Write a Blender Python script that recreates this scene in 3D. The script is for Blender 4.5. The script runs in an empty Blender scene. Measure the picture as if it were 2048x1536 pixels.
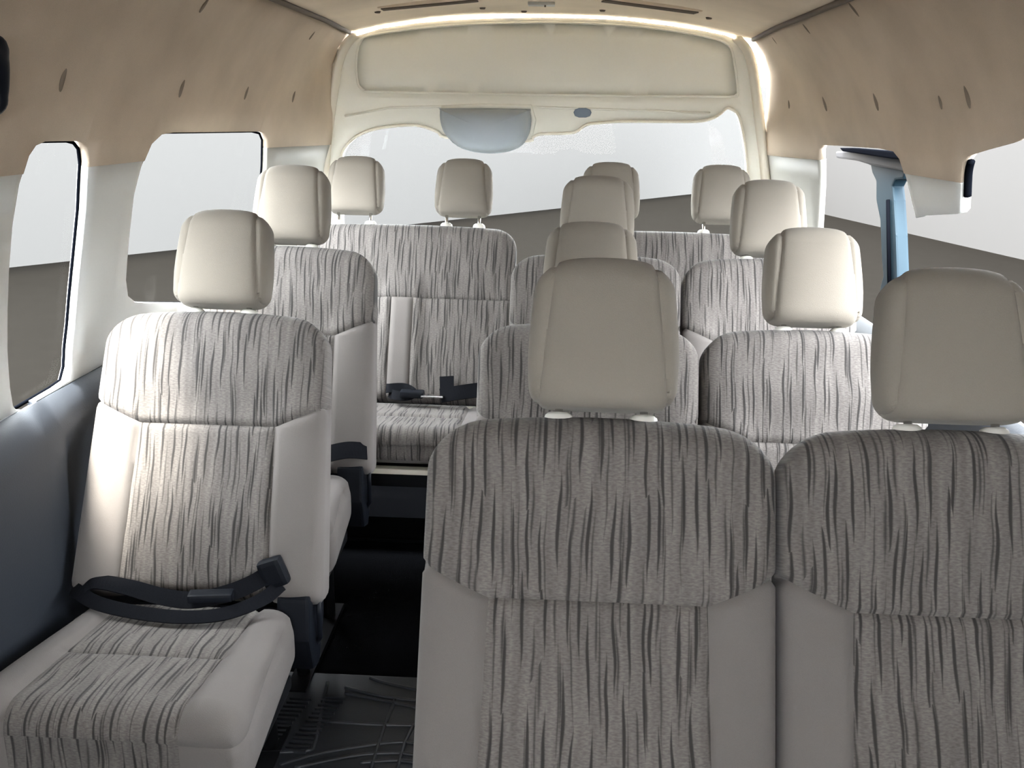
import bpy, bmesh, math, random
import numpy as np
from mathutils import Vector, Matrix
from mathutils.geometry import delaunay_2d_cdt

# ------------------------------------------------------------------ camera
F_PX, PITCH, YAW, ROLL, HC = 1859.224, 0.28108, 0.04162, 0.02191, 1.36
fw = Vector((-math.sin(YAW)*math.cos(PITCH), math.cos(YAW)*math.cos(PITCH), -math.sin(PITCH)))
rt0 = Vector((math.cos(YAW), math.sin(YAW), 0)); up0 = rt0.cross(fw)
rt = rt0*math.cos(ROLL) + up0*math.sin(ROLL)
up = -rt0*math.sin(ROLL) + up0*math.cos(ROLL)
scene = bpy.context.scene
C = scene.collection
cam_d = bpy.data.cameras.new('camera'); cam = bpy.data.objects.new('camera', cam_d); C.objects.link(cam)
cam_d.sensor_width = 36; cam_d.lens = F_PX*36/2048; cam_d.clip_start = 0.02
cam.matrix_world = Matrix(((rt.x, up.x, -fw.x, 0), (rt.y, up.y, -fw.y, 0), (rt.z, up.z, -fw.z, HC), (0, 0, 0, 1)))
scene.camera = cam

# ------------------------------------------------------------------ light
w = bpy.data.worlds.new('world'); scene.world = w; w.use_nodes = True
bg = w.node_tree.nodes['Background']; bg.inputs[0].default_value = (0.91, 0.955, 1.0, 1); bg.inputs[1].default_value = 5.0
sun_d = bpy.data.lights.new('sun', 'SUN'); sun = bpy.data.objects.new('sun', sun_d); C.objects.link(sun)
sun_d.energy = 6.0; sun_d.angle = 0.3; sun_d.color = (1, 0.95, 0.86)
sun.rotation_euler = Vector((0.27, 0.20, -0.93)).to_track_quat('-Z', 'Y').to_euler()
scene.view_settings.view_transform = 'Standard'; scene.view_settings.look = 'None'
scene.view_settings.gamma = 1; scene.view_settings.use_curve_mapping = False
scene.view_settings.exposure = 2.7

# ------------------------------------------------------------------ pixel helpers
CAM = Vector((0, 0, HC))
def ray(px, py): return fw + rt*((px-1024)/F_PX) - up*((py-768)/F_PX)
def on_y(p, Y): d = ray(*p); return CAM + d*(Y/d.y)
def on_x(p, X): d = ray(*p); return CAM + d*(X/d.x)
def on_z(p, Z): d = ray(*p); return CAM + d*((Z-HC)/d.z)

# ------------------------------------------------------------------ object helpers
def link(name, me, mat=None, parent=None):
    o = bpy.data.objects.new(name, me); C.objects.link(o)
    if mat is not None and not me.materials: me.materials.append(mat)
    if parent is not None: o.parent = parent
    return o
def mesh(verts, faces, smooth=True, uv=None):
    me = bpy.data.meshes.new('m'); me.from_pydata([tuple(v) for v in verts], [], faces); me.update()
    if smooth: me.polygons.foreach_set('use_smooth', [True]*len(me.polygons))
    if uv is not None:
        l = me.uv_layers.new(name='UVMap')
        for i, lp in enumerate(me.loops): l.data[i].uv = uv[lp.vertex_index]
    return me
def bm_mesh(bm, smooth=True):
    me = bpy.data.meshes.new('m'); bm.to_mesh(me); bm.free()
    if smooth: me.polygons.foreach_set('use_smooth', [True]*len(me.polygons))
    return me
def tag(o, label=None, cat=None, group=None, kind=None):
    if label: o['label'] = label
    if cat: o['category'] = cat
    if group: o['group'] = group
    if kind: o['kind'] = kind
    return o
def empty(name, loc):
    o = bpy.data.objects.new(name, None); C.objects.link(o); o.location = loc; o.empty_display_size = 0.1
    return o
def bevel_mod(o, width, seg=2):
    m = o.modifiers.new('bevel', 'BEVEL'); m.width = width; m.segments = seg; m.limit_method = 'ANGLE'; m.angle_limit = 0.6
    return o
def solid_mod(o, t, off=-1):
    m = o.modifiers.new('solid', 'SOLIDIFY'); m.thickness = t; m.offset = off; return o
def box_bm(bm, c, s, rot=None):
    M = Matrix.Translation(c) @ (rot.to_4x4() if rot else Matrix()) @ Matrix.Diagonal((s[0], s[1], s[2], 1))
    bmesh.ops.create_cube(bm, size=1, matrix=M)
def bevel_bm(bm, r, seg=2):
    bmesh.ops.bevel(bm, geom=bm.edges[:], offset=r, segments=seg, affect='EDGES', profile=0.7)
def box(name, c, s, mat, parent=None, r=0.004, rot=None, seg=2):
    bm = bmesh.new(); box_bm(bm, c, s, rot)
    if r: bevel_bm(bm, r, seg)
    return link(name, bm_mesh(bm, False), mat, parent)
def tube_mesh(pts, r, n=10, closed=False, flat=1.0):
    """swept tube; r number or list; flat scales the second axis"""
    pts = [Vector(p) for p in pts]; N = len(pts); vs = []; fs = []
    rad = r if isinstance(r, (list, tuple)) else [r]*N
    prev = None
    for i, p in enumerate(pts):
        t = (pts[(i+1) % N]-pts[i-1]) if closed else (pts[min(i+1, N-1)]-pts[max(i-1, 0)])
        t.normalize()
        if prev is None:
            a = Vector((0, 0, 1)) if abs(t.z) < 0.9 else Vector((0, 1, 0))
            prev = (a - t*a.dot(t)).normalized()
        else: prev = (prev - t*prev.dot(t)).normalized()
        b = t.cross(prev)
        for k in range(n):
            a = 2*math.pi*k/n
            vs.append(p + prev*math.cos(a)*rad[i]*flat + b*math.sin(a)*rad[i])
    M = N if closed else N-1
    for i in range(M):
        for k in range(n):
            j = (i+1) % N
            fs.append((i*n+k, i*n+(k+1) % n, j*n+(k+1) % n, j*n+k))
    if not closed:
        fs.append(tuple(range(n))[::-1]); fs.append(tuple((N-1)*n+k for k in range(n)))
    return mesh(vs, fs)
def smooth_pts(P, n=8, closed=False):
    P = [Vector(p) for p in P]; out = []; N = len(P)
    for i in range(N if closed else N-1):
        g = (lambda k: P[k % N]) if closed else (lambda k: P[min(max(k, 0), N-1)])
        p0, p1, p2, p3 = g(i-1), g(i), g(i+1), g(i+2)
        for k in range(n):
            t = k/n
            out.append(0.5*((2*p1)+(p2-p0)*t+(2*p0-5*p1+4*p2-p3)*t*t+(3*p1-p0-3*p2+p3)*t**3))
    if not closed: out.append(P[-1])
    return out
def ribbon_mesh(pts, width, wdir, thick=0.0016):
    """webbing: pts centre line, wdir function(i,t)->unit vector across"""
    pts = [Vector(p) for p in pts]; N = len(pts); vs = []; fs = []
    for i, p in enumerate(pts):
        t = (pts[min(i+1, N-1)]-pts[max(i-1, 0)]).normalized()
        wv = wdir(i/(N-1)); wv = (wv - t*wv.dot(t)).normalized(); nn = t.cross(wv)
        for a, b in ((-1, -1), (1, -1), (1, 1), (-1, 1)): vs.append(p + wv*(a*width/2) + nn*(b*thick))
    for i in range(N-1):
        for k in range(4): fs.append((i*4+k, i*4+(k+1) % 4, i*4+4+(k+1) % 4, i*4+4+k))
    fs += [(3, 2, 1, 0), tuple((N-1)*4+k for k in range(4))]
    return mesh(vs, fs, False)
def prism(name, poly, axis, a, b, mat, parent=None, r=0.003):
    """extrude a polygon of (u,v): axis 'x' -> (x,u,v), 'y' -> (u,y,v)"""
    mk = (lambda t, u, v: (t, u, v)) if axis == 'x' else (lambda t, u, v: (u, t, v))
    n = len(poly)
    vs = [mk(a, u, v) for u, v in poly]+[mk(b, u, v) for u, v in poly]
    fs = [tuple(range(n))[::-1], tuple(range(n, 2*n))]+[(i, (i+1) % n, n+(i+1) % n, n+i) for i in range(n)]
    bm = bmesh.new(); V = [bm.verts.new(v) for v in vs]
    for f in fs: bm.faces.new([V[i] for i in f])
    bmesh.ops.recalc_face_normals(bm, faces=bm.faces[:])
    if r: bmesh.ops.bevel(bm, geom=bm.edges[:], offset=r, segments=2, affect='EDGES', profile=0.7, clamp_overlap=True)
    return link(name, bm_mesh(bm, False), mat, parent)

# ------------------------------------------------------------------ materials
def srgb(r, g, b):
    f = lambda c: (c/255/12.92) if c/255 <= .04045 else ((c/255+.055)/1.055)**2.4
    return (f(r), f(g), f(b), 1)
def mat_base(name):
    m = bpy.data.materials.new(name); m.use_nodes = True
    return m, m.node_tree.nodes, m.node_tree.links, m.node_tree.nodes['Principled BSDF']
def mat(name, col, rough=0.7, metal=0.0, var=0.08, scale=30, bump=0.0, bscale=400, spec=0.5, sheen=0.0, blotch=0.0):
    m, N, L, P = mat_base(name)
    P.inputs['Roughness'].default_value = rough; P.inputs['Metallic'].default_value = metal
    P.inputs['Specular IOR Level'].default_value = spec
    if sheen: P.inputs['Sheen Weight'].default_value = sheen; P.inputs['Sheen Roughness'].default_value = .5
    tc = N.new('ShaderNodeTexCoord')
    nz = N.new('ShaderNodeTexNoise'); nz.inputs['Scale'].default_value = scale; nz.inputs['Detail'].default_value = 4
    L.new(tc.outputs['Object'], nz.inputs['Vector'])
    r = N.new('ShaderNodeMapRange'); r.inputs[3].default_value = 1-var; r.inputs[4].default_value = 1+var
    L.new(nz.outputs[0], r.inputs[0])
    mx = N.new('ShaderNodeMix'); mx.data_type = 'RGBA'; mx.blend_type = 'MULTIPLY'; mx.inputs[0].default_value = 1
    mx.inputs[6].default_value = col
    L.new(r.outputs[0], mx.inputs[7])
    src = mx.outputs[2]
    if blotch:
        n2 = N.new('ShaderNodeTexNoise'); n2.inputs['Scale'].default_value = 4.5; n2.inputs['Detail'].default_value = 5
        L.new(tc.outputs['Object'], n2.inputs['Vector'])
        r2 = N.new('ShaderNodeMapRange'); r2.inputs[1].default_value = .35; r2.inputs[2].default_value = .7
        r2.inputs[3].default_value = 1+blotch*.5; r2.inputs[4].default_value = 1-blotch
        L.new(n2.outputs[0], r2.inputs[0])
        m2 = N.new('ShaderNodeMix'); m2.data_type = 'RGBA'; m2.blend_type = 'MULTIPLY'; m2.inputs[0].default_value = 1
        L.new(src, m2.inputs[6]); L.new(r2.outputs[0], m2.inputs[7]); src = m2.outputs[2]
    L.new(src, P.inputs['Base Color'])
    if bump:
        bz = N.new('ShaderNodeTexNoise'); bz.inputs['Scale'].default_value = bscale; bz.inputs['Detail'].default_value = 2
        L.new(tc.outputs['Object'], bz.inputs['Vector'])
        bp = N.new('ShaderNodeBump'); bp.inputs['Strength'].default_value = bump; bp.inputs['Distance'].default_value = 0.002
        L.new(bz.outputs[0], bp.inputs['Height']); L.new(bp.outputs[0], P.inputs['Normal'])
    return m

def streak_fabric(name, base, dark):
    """grey knit with tapering vertical dark streaks; UV in metres (u across, v along)"""
    m, N, L, P = mat_base(name)
    P.inputs['Roughness'].default_value = .9; P.inputs['Specular IOR Level'].default_value = .2
    P.inputs['Sheen Weight'].default_value = .08; P.inputs['Sheen Roughness'].default_value = .5
    uv0 = N.new('ShaderNodeUVMap'); uv0.uv_map = 'UVMap'
    oi = N.new('ShaderNodeObjectInfo'); om = N.new('ShaderNodeMath'); om.operation = 'MULTIPLY'; om.inputs[1].default_value = 7.3; L.new(oi.outputs['Random'], om.inputs[0])
    oc = N.new('ShaderNodeCombineXYZ'); L.new(om.outputs[0], oc.inputs[0]); L.new(om.outputs[0], oc.inputs[1])
    uv = N.new('ShaderNodeVectorMath'); uv.operation = 'ADD'; L.new(uv0.outputs[0], uv.inputs[0]); L.new(oc.outputs[0], uv.inputs[1])
    # slow sideways wander of the streaks
    wn = N.new('ShaderNodeTexNoise'); wn.noise_dimensions = '2D'; wn.inputs['Scale'].default_value = 1; wn.inputs['Detail'].default_value = 2
    wm = N.new('ShaderNodeMapping'); wm.inputs['Scale'].default_value = (9, 5, 1); L.new(uv.outputs[0], wm.inputs[0]); L.new(wm.outputs[0], wn.inputs['Vector'])
    sub = N.new('ShaderNodeMath'); sub.operation = 'SUBTRACT'; sub.inputs[1].default_value = .5; L.new(wn.outputs[0], sub.inputs[0])
    mul = N.new('ShaderNodeMath'); mul.operation = 'MULTIPLY'; mul.inputs[1].default_value = .020; L.new(sub.outputs[0], mul.inputs[0])
    cx = N.new('ShaderNodeCombineXYZ'); L.new(mul.outputs[0], cx.inputs[0])
    add = N.new('ShaderNodeVectorMath'); add.operation = 'ADD'; L.new(uv.outputs[0], add.inputs[0]); L.new(cx.outputs[0], add.inputs[1])
    outs = []
    for off, sx, sy, thr in ((0, 46, 7.5, .14), (3.7, 24, 9.5, .07), (8.1, 30, 6, .06)):
        mp = N.new('ShaderNodeMapping'); mp.inputs['Scale'].default_value = (sx, sy, 1); mp.inputs['Location'].default_value = (off, off*1.7, 0)
        mp.inputs['Rotation'].default_value = (0, 0, 0.0)
        L.new(add.outputs[0], mp.inputs[0])
        vo = N.new('ShaderNodeTexVoronoi'); vo.voronoi_dimensions = '2D'; vo.inputs['Scale'].default_value = 1; vo.inputs['Randomness'].default_value = .85
        L.new(mp.outputs[0], vo.inputs['Vector'])
        # lens: |dx| small while |dy| < half a cell
        df = N.new('ShaderNodeVectorMath'); df.operation = 'SUBTRACT'; L.new(mp.outputs[0], df.inputs[0]); L.new(vo.outputs['Position'], df.inputs[1])
        sp = N.new('ShaderNodeSeparateXYZ'); L.new(df.outputs[0], sp.inputs[0])
        ax = N.new('ShaderNodeMath'); ax.operation = 'ABSOLUTE'; L.new(sp.outputs[0], ax.inputs[0])
        yy = N.new('ShaderNodeMath'); yy.operation = 'MULTIPLY'; L.new(sp.outputs[1], yy.inputs[0]); L.new(sp.outputs[1], yy.inputs[1])
        tw = N.new('ShaderNodeMath'); tw.operation = 'MULTIPLY_ADD'; tw.inputs[1].default_value = -thr*3.2; tw.inputs[2].default_value = thr; L.new(yy.outputs[0], tw.inputs[0])
        d = N.new('ShaderNodeMath'); d.operation = 'SUBTRACT'; L.new(tw.outputs[0], d.inputs[0]); L.new(ax.outputs[0], d.inputs[1])
        rr = N.new('ShaderNodeMapRange'); rr.interpolation_type = 'SMOOTHSTEP'; rr.inputs[1].default_value = -.02; rr.inputs[2].default_value = .09
        L.new(d.outputs[0], rr.inputs[0]); outs.append(rr.outputs[0])
    mx1 = N.new('ShaderNodeMath'); mx1.operation = 'MAXIMUM'; L.new(outs[0], mx1.inputs[0]); L.new(outs[1], mx1.inputs[1])
    mx2 = N.new('ShaderNodeMath'); mx2.operation = 'MAXIMUM'; L.new(mx1.outputs[0], mx2.inputs[0]); L.new(outs[2], mx2.inputs[1])
    # knit ribs: small horizontal ticks in narrow columns
    km = N.new('ShaderNodeMapping'); km.inputs['Scale'].default_value = (150, 430, 1); L.new(uv.outputs[0], km.inputs[0])
    kn = N.new('ShaderNodeTexNoise'); kn.noise_dimensions = '2D'; kn.inputs['Scale'].default_value = 1; kn.inputs['Detail'].default_value = 1.5; L.new(km.outputs[0], kn.inputs['Vector'])
    cm = N.new('ShaderNodeMapping'); cm.inputs['Scale'].default_value = (75, 5, 1); L.new(add.outputs[0], cm.inputs[0])
    cn = N.new('ShaderNodeTexNoise'); cn.noise_dimensions = '2D'; cn.inputs['Scale'].default_value = 1; cn.inputs['Detail'].default_value = 1; L.new(cm.outputs[0], cn.inputs['Vector'])
    k1 = N.new('ShaderNodeMapRange'); k1.inputs[1].default_value = .3; k1.inputs[2].default_value = .7; k1.inputs[3].default_value = .8; k1.inputs[4].default_value = 1.14; L.new(kn.outputs[0], k1.inputs[0])
    k2 = N.new('ShaderNodeMapRange'); k2.inputs[1].default_value = .3; k2.inputs[2].default_value = .7; k2.inputs[3].default_value = .86; k2.inputs[4].default_value = 1.12; L.new(cn.outputs[0], k2.inputs[0])
    km2 = N.new('ShaderNodeMath'); km2.operation = 'MULTIPLY'; L.new(k1.outputs[0], km2.inputs[0]); L.new(k2.outputs[0], km2.inputs[1])
    c1 = N.new('ShaderNodeMix'); c1.data_type = 'RGBA'; c1.blend_type = 'MULTIPLY'; c1.inputs[0].default_value = 1; c1.inputs[6].default_value = base; L.new(km2.outputs[0], c1.inputs[7])
    c2 = N.new('ShaderNodeMix'); c2.data_type = 'RGBA'; L.new(mx2.outputs[0], c2.inputs[0]); L.new(c1.outputs[2], c2.inputs[6]); c2.inputs[7].default_value = dark
    L.new(c2.outputs[2], P.inputs['Base Color'])
    hs = N.new('ShaderNodeMath'); hs.operation = 'MULTIPLY_ADD'; hs.inputs[1].default_value = -1.2; L.new(mx2.outputs[0], hs.inputs[0]); L.new(kn.outputs[0], hs.inputs[2])
    bp = N.new('ShaderNodeBump'); bp.inputs['Strength'].default_value = .35; bp.inputs['Distance'].default_value = .0015
    L.new(hs.outputs[0], bp.inputs['Height']); L.new(bp.outputs[0], P.inputs['Normal'])
    return m

M = {}
M['streak'] = streak_fabric('streak_fabric', (.136, .123, .114, 1), (.034, .031, .0295, 1))
M['plain'] = mat('plain_fabric', (.146, .132, .124, 1), .92, var=.05, scale=600, bump=.25, bscale=900, spec=.15, sheen=.08, blotch=.06)
M['head'] = mat('headrest_fabric', (.205, .183, .152, 1), .92, var=.05, scale=600, bump=.25, bscale=900, spec=.15, sheen=.08, blotch=.05)
M['shell'] = mat('seat_back_fabric', (.20, .19, .18, 1), .9, var=.06, scale=300, bump=.2, spec=.2)
M['guide'] = mat('pale_plastic', (.55, .53, .48, 1), .45, var=.03)
M['chrome'] = mat('chrome', (.7, .7, .7, 1), .18, 1.0, var=.02)
M['black_plastic'] = mat('black_plastic', (.0055, .007, .0105, 1), .5, var=.1, bump=.1, bscale=700, spec=.15)
M['belt'] = mat('black_webbing', (.0045, .005, .007, 1), .8, var=.15, scale=900, bump=.3, bscale=1200, spec=.08)
M['steel'] = mat('black_steel', (.006, .0066, .008, 1), .6, 0, var=.1, spec=.12)
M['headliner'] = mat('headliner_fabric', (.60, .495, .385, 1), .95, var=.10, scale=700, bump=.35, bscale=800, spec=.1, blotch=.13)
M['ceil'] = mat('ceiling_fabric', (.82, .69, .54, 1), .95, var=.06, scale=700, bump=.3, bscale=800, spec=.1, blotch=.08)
M['pillar'] = mat('pillar_plastic', (.66, .67, .65, 1), .55, var=.03, scale=200, bump=.08)
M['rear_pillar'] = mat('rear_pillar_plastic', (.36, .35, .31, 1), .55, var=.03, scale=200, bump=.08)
M['lower'] = mat('dark_grey_plastic', (.022, .027, .036, 1), .55, var=.06, scale=400, bump=.15)
M['hatch'] = mat('cream_plastic', (.88, .86, .76, 1), .55, var=.02, scale=200, bump=.06)
M['jamb'] = mat('cream_paint', (.80, .74, .62, 1), .4, var=.02)
M['cover'] = mat('blue_grey_plastic', (.36, .40, .43, 1), .5, var=.03, bump=.08)
M['dark_button'] = mat('slate_plastic', (.10, .14, .19, 1), .4, var=.05)
M['strip'] = mat('brown_weatherstrip', (.13, .10, .075, 1), .8, var=.1)
M['clip'] = mat('brown_clip', (.20, .16, .12, 1), .8, var=.1)
M['carpet'] = mat('black_carpet', (.0045, .0047, .0055, 1), .95, var=.3, scale=300, bump=.6, bscale=500, spec=0)
M['rubber'] = mat('black_rubber', (.019, .0215, .026, 1), .42, var=.15, scale=80, bump=.1, spec=.5)
M['door_paint'] = mat('blue_grey_paint', (.010, .021, .030, 1), .5, var=.05, spec=.1)
M['header'] = mat('grey_header', (.035, .036, .041, 1), .6, var=.05, spec=.1)
M['gasket'] = mat('black_gasket', (.0025, .003, .0045, 1), .9, var=.1, spec=.0)
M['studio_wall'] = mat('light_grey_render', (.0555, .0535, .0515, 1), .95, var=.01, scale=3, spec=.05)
M['studio_wall_side'] = mat('sun_offset_grey_render', (.0425, .0412, .0400, 1), .95, var=.01, scale=3, spec=.05)  # grey darkened below the back wall's to offset the sun on this wall
M['studio_floor'] = mat('dark_grey_floor', (.0046, .0042, .0037, 1), .9, var=.10, scale=6, bump=.2, bscale=40, spec=0)
def glass_mat():
    m = bpy.data.materials.new('window_glass'); m.use_nodes = True; N = m.node_tree.nodes; L = m.node_tree.links; N.clear()
    out = N.new('ShaderNodeOutputMaterial'); mx = N.new('ShaderNodeMixShader'); t = N.new('ShaderNodeBsdfTransparent'); g = N.new('ShaderNodeBsdfGlossy')
    t.inputs[0].default_value = (.96, .975, .97, 1); g.inputs['Roughness'].default_value = .02
    mx.inputs[0].default_value = .004
    L.new(t.outputs[0], mx.inputs[1]); L.new(g.outputs[0], mx.inputs[2]); L.new(mx.outputs[0], out.inputs[0])
    return m
M['glass'] = glass_mat()

# ------------------------------------------------------------------ the yard outside: ground and two grey walls
G = -0.45
def ground_pt(p): return on_z(p, G)
A1, A2 = ground_pt((0, 538)), ground_pt((1388, 388)); B1, B2 = ground_pt((1645, 428)), ground_pt((2048, 520))
def isect(a, b, c, d):
    den = (b.x-a.x)*(d.y-c.y)-(b.y-a.y)*(d.x-c.x)
    t = ((c.x-a.x)*(d.y-c.y)-(c.y-a.y)*(d.x-c.x))/den
    return a+(b-a)*t
K = isect(A1, A2, B1, B2)
dl = (A1-A2).normalized(); dr = (B2-B1).normalized()
def yard_wall(name, p, d, length, side, m_='studio_wall'):
    n = Vector((d.y, -d.x, 0))*side
    q = p+d*length; H = 2.7
    vs = []
    for z in (G-.1, G+H):
        for s in (0, .25):
            for e in (p, q): vs.append((e.x+n.x*s, e.y+n.y*s, z))
    fs = [(0, 1, 5, 4), (2, 6, 7, 3), (0, 4, 6, 2), (1, 3, 7, 5), (4, 5, 7, 6), (0, 2, 3, 1)]
    return tag(link(name, mesh(vs, fs, False), M[m_]), kind='structure')
tag(link('ground', mesh([(-40, -30, G), (40, -30, G), (40, 45, G), (-40, 45, G)], [(0, 1, 2, 3)], False), M['studio_floor']), kind='structure')
yard_wall('wall_back', ground_pt((1640, 360.5)), dl, 46, 1 if Vector((dl.y, -dl.x, 0)).dot(K) > 0 else -1)
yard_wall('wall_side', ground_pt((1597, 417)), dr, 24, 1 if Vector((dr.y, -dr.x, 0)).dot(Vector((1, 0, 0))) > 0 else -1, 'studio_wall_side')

# ------------------------------------------------------------------ van shell
CX = -0.04                        # van centre line
YF, YR = -0.95, 3.5               # front and rear of the shell
PZ = [0, .5, .86, 1.0, 1.17, 1.30, 1.42, 1.52, 1.60, 1.635]
PX = [-.98, -.98, -.965, -.945, -.915, -.885, -.838, -.785, -.725, -.69]   # relative to the centre line
def sstep(t): t = min(max(t, 0), 1); return t*t*(3-2*t)
def half_w(Y, z):
    x = -float(np.interp(z, PZ, PX))
    x -= .105*sstep((Y-3.0)/.5)*(1-sstep((z-1.25)/.4))
    x += .02*sstep((Y-3.0)/.5)*sstep((z-1.25)/.4)
    return x
def wall_x(Y, z, side): return CX + side*half_w(Y, z)
def on_wall(p, side):
    d = ray(*p); lo, hi = .2, 12.0
    f = lambda t: side*(CAM.x+d.x*t - wall_x(d.y*t, CAM.z+d.z*t, side))
    for _ in range(60):
        mid = (lo+hi)/2
        if f(mid) > 0: hi = mid
        else: lo = mid
    q = CAM+d*hi; return q
def inside(pt, poly):
    x, y = pt; r = False; n = len(poly)
    for i in range(n):
        x1, y1 = poly[i]; x2, y2 = poly[i-1]
        if (y1 > y) != (y2 > y) and x < (x2-x1)*(y-y1)/(y2-y1)+x1: r = not r
    return r
def cdt_surface(us, vs_, outlines, lines=()):
    """triangulate the rectangle grid (us x vs) with hole outlines and constraint lines; returns verts2d, tris outside all holes"""
    V = []; E = []; idx = {}
    for j, b in enumerate(vs_):
        for i, a in enumerate(us):
            # keep grid points off the outlines
            if any(min((a-p[0])**2+(b-p[1])**2 for p in o) < .00018 for o in outlines): continue
            idx[(i, j)] = len(V); V.append(Vector((a, b)))
    for o in outlines:
        s = len(V)
        for p in o: V.append(Vector(p))
        E += [(s+i, s+(i+1) % len(o)) for i in range(len(o))]
    for ln in lines:
        s = len(V)
        for p in ln: V.append(Vector(p))
        E += [(s+i, s+i+1) for i in range(len(ln)-1)]
    v, e, f, *_ = delaunay_2d_cdt(V, E, [], 0, 1e-5)
    T = []
    for t in f:
        c = ((v[t[0]].x+v[t[1]].x+v[t[2]].x)/3, (v[t[0]].y+v[t[1]].y+v[t[2]].y)/3)
        if not any(inside(c, o) for o in outlines): T.append((tuple(t), c))
    return v, T
def sub_mesh(v3, tris, flip=False, uv=None):
    used = sorted({i for t in tris for i in t}); mp = {i: k for k, i in enumerate(used)}
    return mesh([v3[i] for i in used], [tuple(mp[i] for i in (t[::-1] if flip else t)) for t in tris])
def densify(poly, d=.03):
    out = []
    for i in range(len(poly)):
        a, b = poly[i], poly[(i+1) % len(poly)]
        n = max(1, int(math.hypot(b[0]-a[0], b[1]-a[1])/d))
        out += [(a[0]+(b[0]-a[0])*k/n, a[1]+(b[1]-a[1])*k/n) for k in range(n)]
    return out
def rounded(poly, r=.05, n=5):
    out = []; N = len(poly)
    for i in range(N):
        p = Vector(poly[i]); a = Vector(poly[i-1])-p; b = Vector(poly[(i+1) % N])-p
        ra = min(r, a.length*.45, b.length*.45)
        s = p+a.normalized()*ra; e = p+b.normalized()*ra
        for k in range(n+1):
            t = k/n; q = s*(1-t)**2+p*2*t*(1-t)+e*t*t; out.append((q.x, q.y))
    return out
def px_outline(pix, side): return [(q.y, q.z) for q in (on_wall(p, side) for p in pix)]

SEAM_Z, SILL_Z = 1.243, 0.80
LW1 = px_outline([(88, 283), (150, 282), (165, 286), (174, 298), (177, 325), (172, 420), (160, 540), (150, 650), (143, 735), (136, 762), (115, 777), (48, 817), (34, 822), (26, 812), (15, 700), (18, 540), (25, 450), (38, 370), (56, 312), (70, 291)], -1)
LW2 = px_outline([(345, 265), (515, 263), (530, 267), (535, 280), (534, 330), (526, 470), (520, 570), (505, 604), (400, 606), (290, 606), (270, 604), (256, 592), (252, 560), (258, 480), (268, 390), (282, 335), (302, 288), (322, 269)], -1)
LW0 = rounded([(.95, .80), (1.0, 1.29), (.2, 1.29), (-.35, .80)], .08)
RTOP = px_outline([(1640, 300), (1645, 290), (1700, 293), (1760, 297), (1788, 303), (1800, 318), (1812, 355), (1822, 395), (1832, 436), (1838, 432), (1870, 430), (1914, 428), (1920, 420), (1922, 370), (1926, 325), (1936, 313), (1978, 300), (2030, 286), (2048, 275)], 1)
RLOW = [(1.56, 1.345), (1.47, 1.29), (1.44, 1.2), (1.44, .88), (1.50, .80), (3.0, .80), (3.16, .82), (3.19, .90)]
RW1 = RTOP+RLOW
RW0 = rounded([(-.35, .80), (.2, 1.29), (.92, 1.29), (.90, .80)], .08)

Ys = list(np.linspace(YF, YR, 74)); Zs = list(np.linspace(0, 1.635, 30))
Zs = [z for z in Zs if abs(z-SEAM_Z) > .012 and abs(z-SILL_Z) > .012]
def build_wall(side, outlines, nm):
    flip = side > 0
    lines = [[(y, SEAM_Z) for y in Ys], [(y, SILL_Z) for y in Ys]]
    ol = [densify(o, .035) for o in outlines]
    v, T = cdt_surface(Ys, Zs, ol, lines)
    def pos(p, proud):
        return Vector((wall_x(p.x, p.y, side)-side*proud, p.x, p.y))
    zones = {'up': [], 'mid': [], 'rear': [], 'low': []}
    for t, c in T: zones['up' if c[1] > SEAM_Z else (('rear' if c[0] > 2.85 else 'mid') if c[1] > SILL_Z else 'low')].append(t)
    def lowpos(p):
        rec = sstep((p.x-1.74-.25*max(0, p.y-.62))/.05)*(1-sstep((p.y-.70)/.05))
        edge = sstep((SILL_Z-p.y)/.03)
        return Vector((wall_x(p.x, p.y, side)-side*(.004+.03*edge*(1-rec)), p.x, p.y))
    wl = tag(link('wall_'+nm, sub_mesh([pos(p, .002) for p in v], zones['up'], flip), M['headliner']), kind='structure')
    a = link('pillar_trim', sub_mesh([pos(p, 0.0) for p in v], zones['mid'], flip), M['pillar'], wl)
    b = link('lower_panel', sub_mesh([lowpos(p) for p in v], zones['low'], flip), M['lower'], wl)
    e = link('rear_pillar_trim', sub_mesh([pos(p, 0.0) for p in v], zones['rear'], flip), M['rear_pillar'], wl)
    for o in (wl, a, b, e): solid_mod(o, .022, -1)
    return wl
wall_l = build_wall(-1, [LW1, LW2], 'left')
wall_r = build_wall(1, [RW1], 'right')
FW = [(wall_x(YF, z, -1), z) for z in np.linspace(0, 1.62, 14)]+[(wall_x(YF, z, 1), z) for z in np.linspace(1.62, 0, 14)]
FV = rounded([(-.80, 1.06), (.50, 1.06), (.42, 1.43), (-.72, 1.43)], .08)  # opening in the added front blocker, sized for light on the foreground seats

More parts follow.
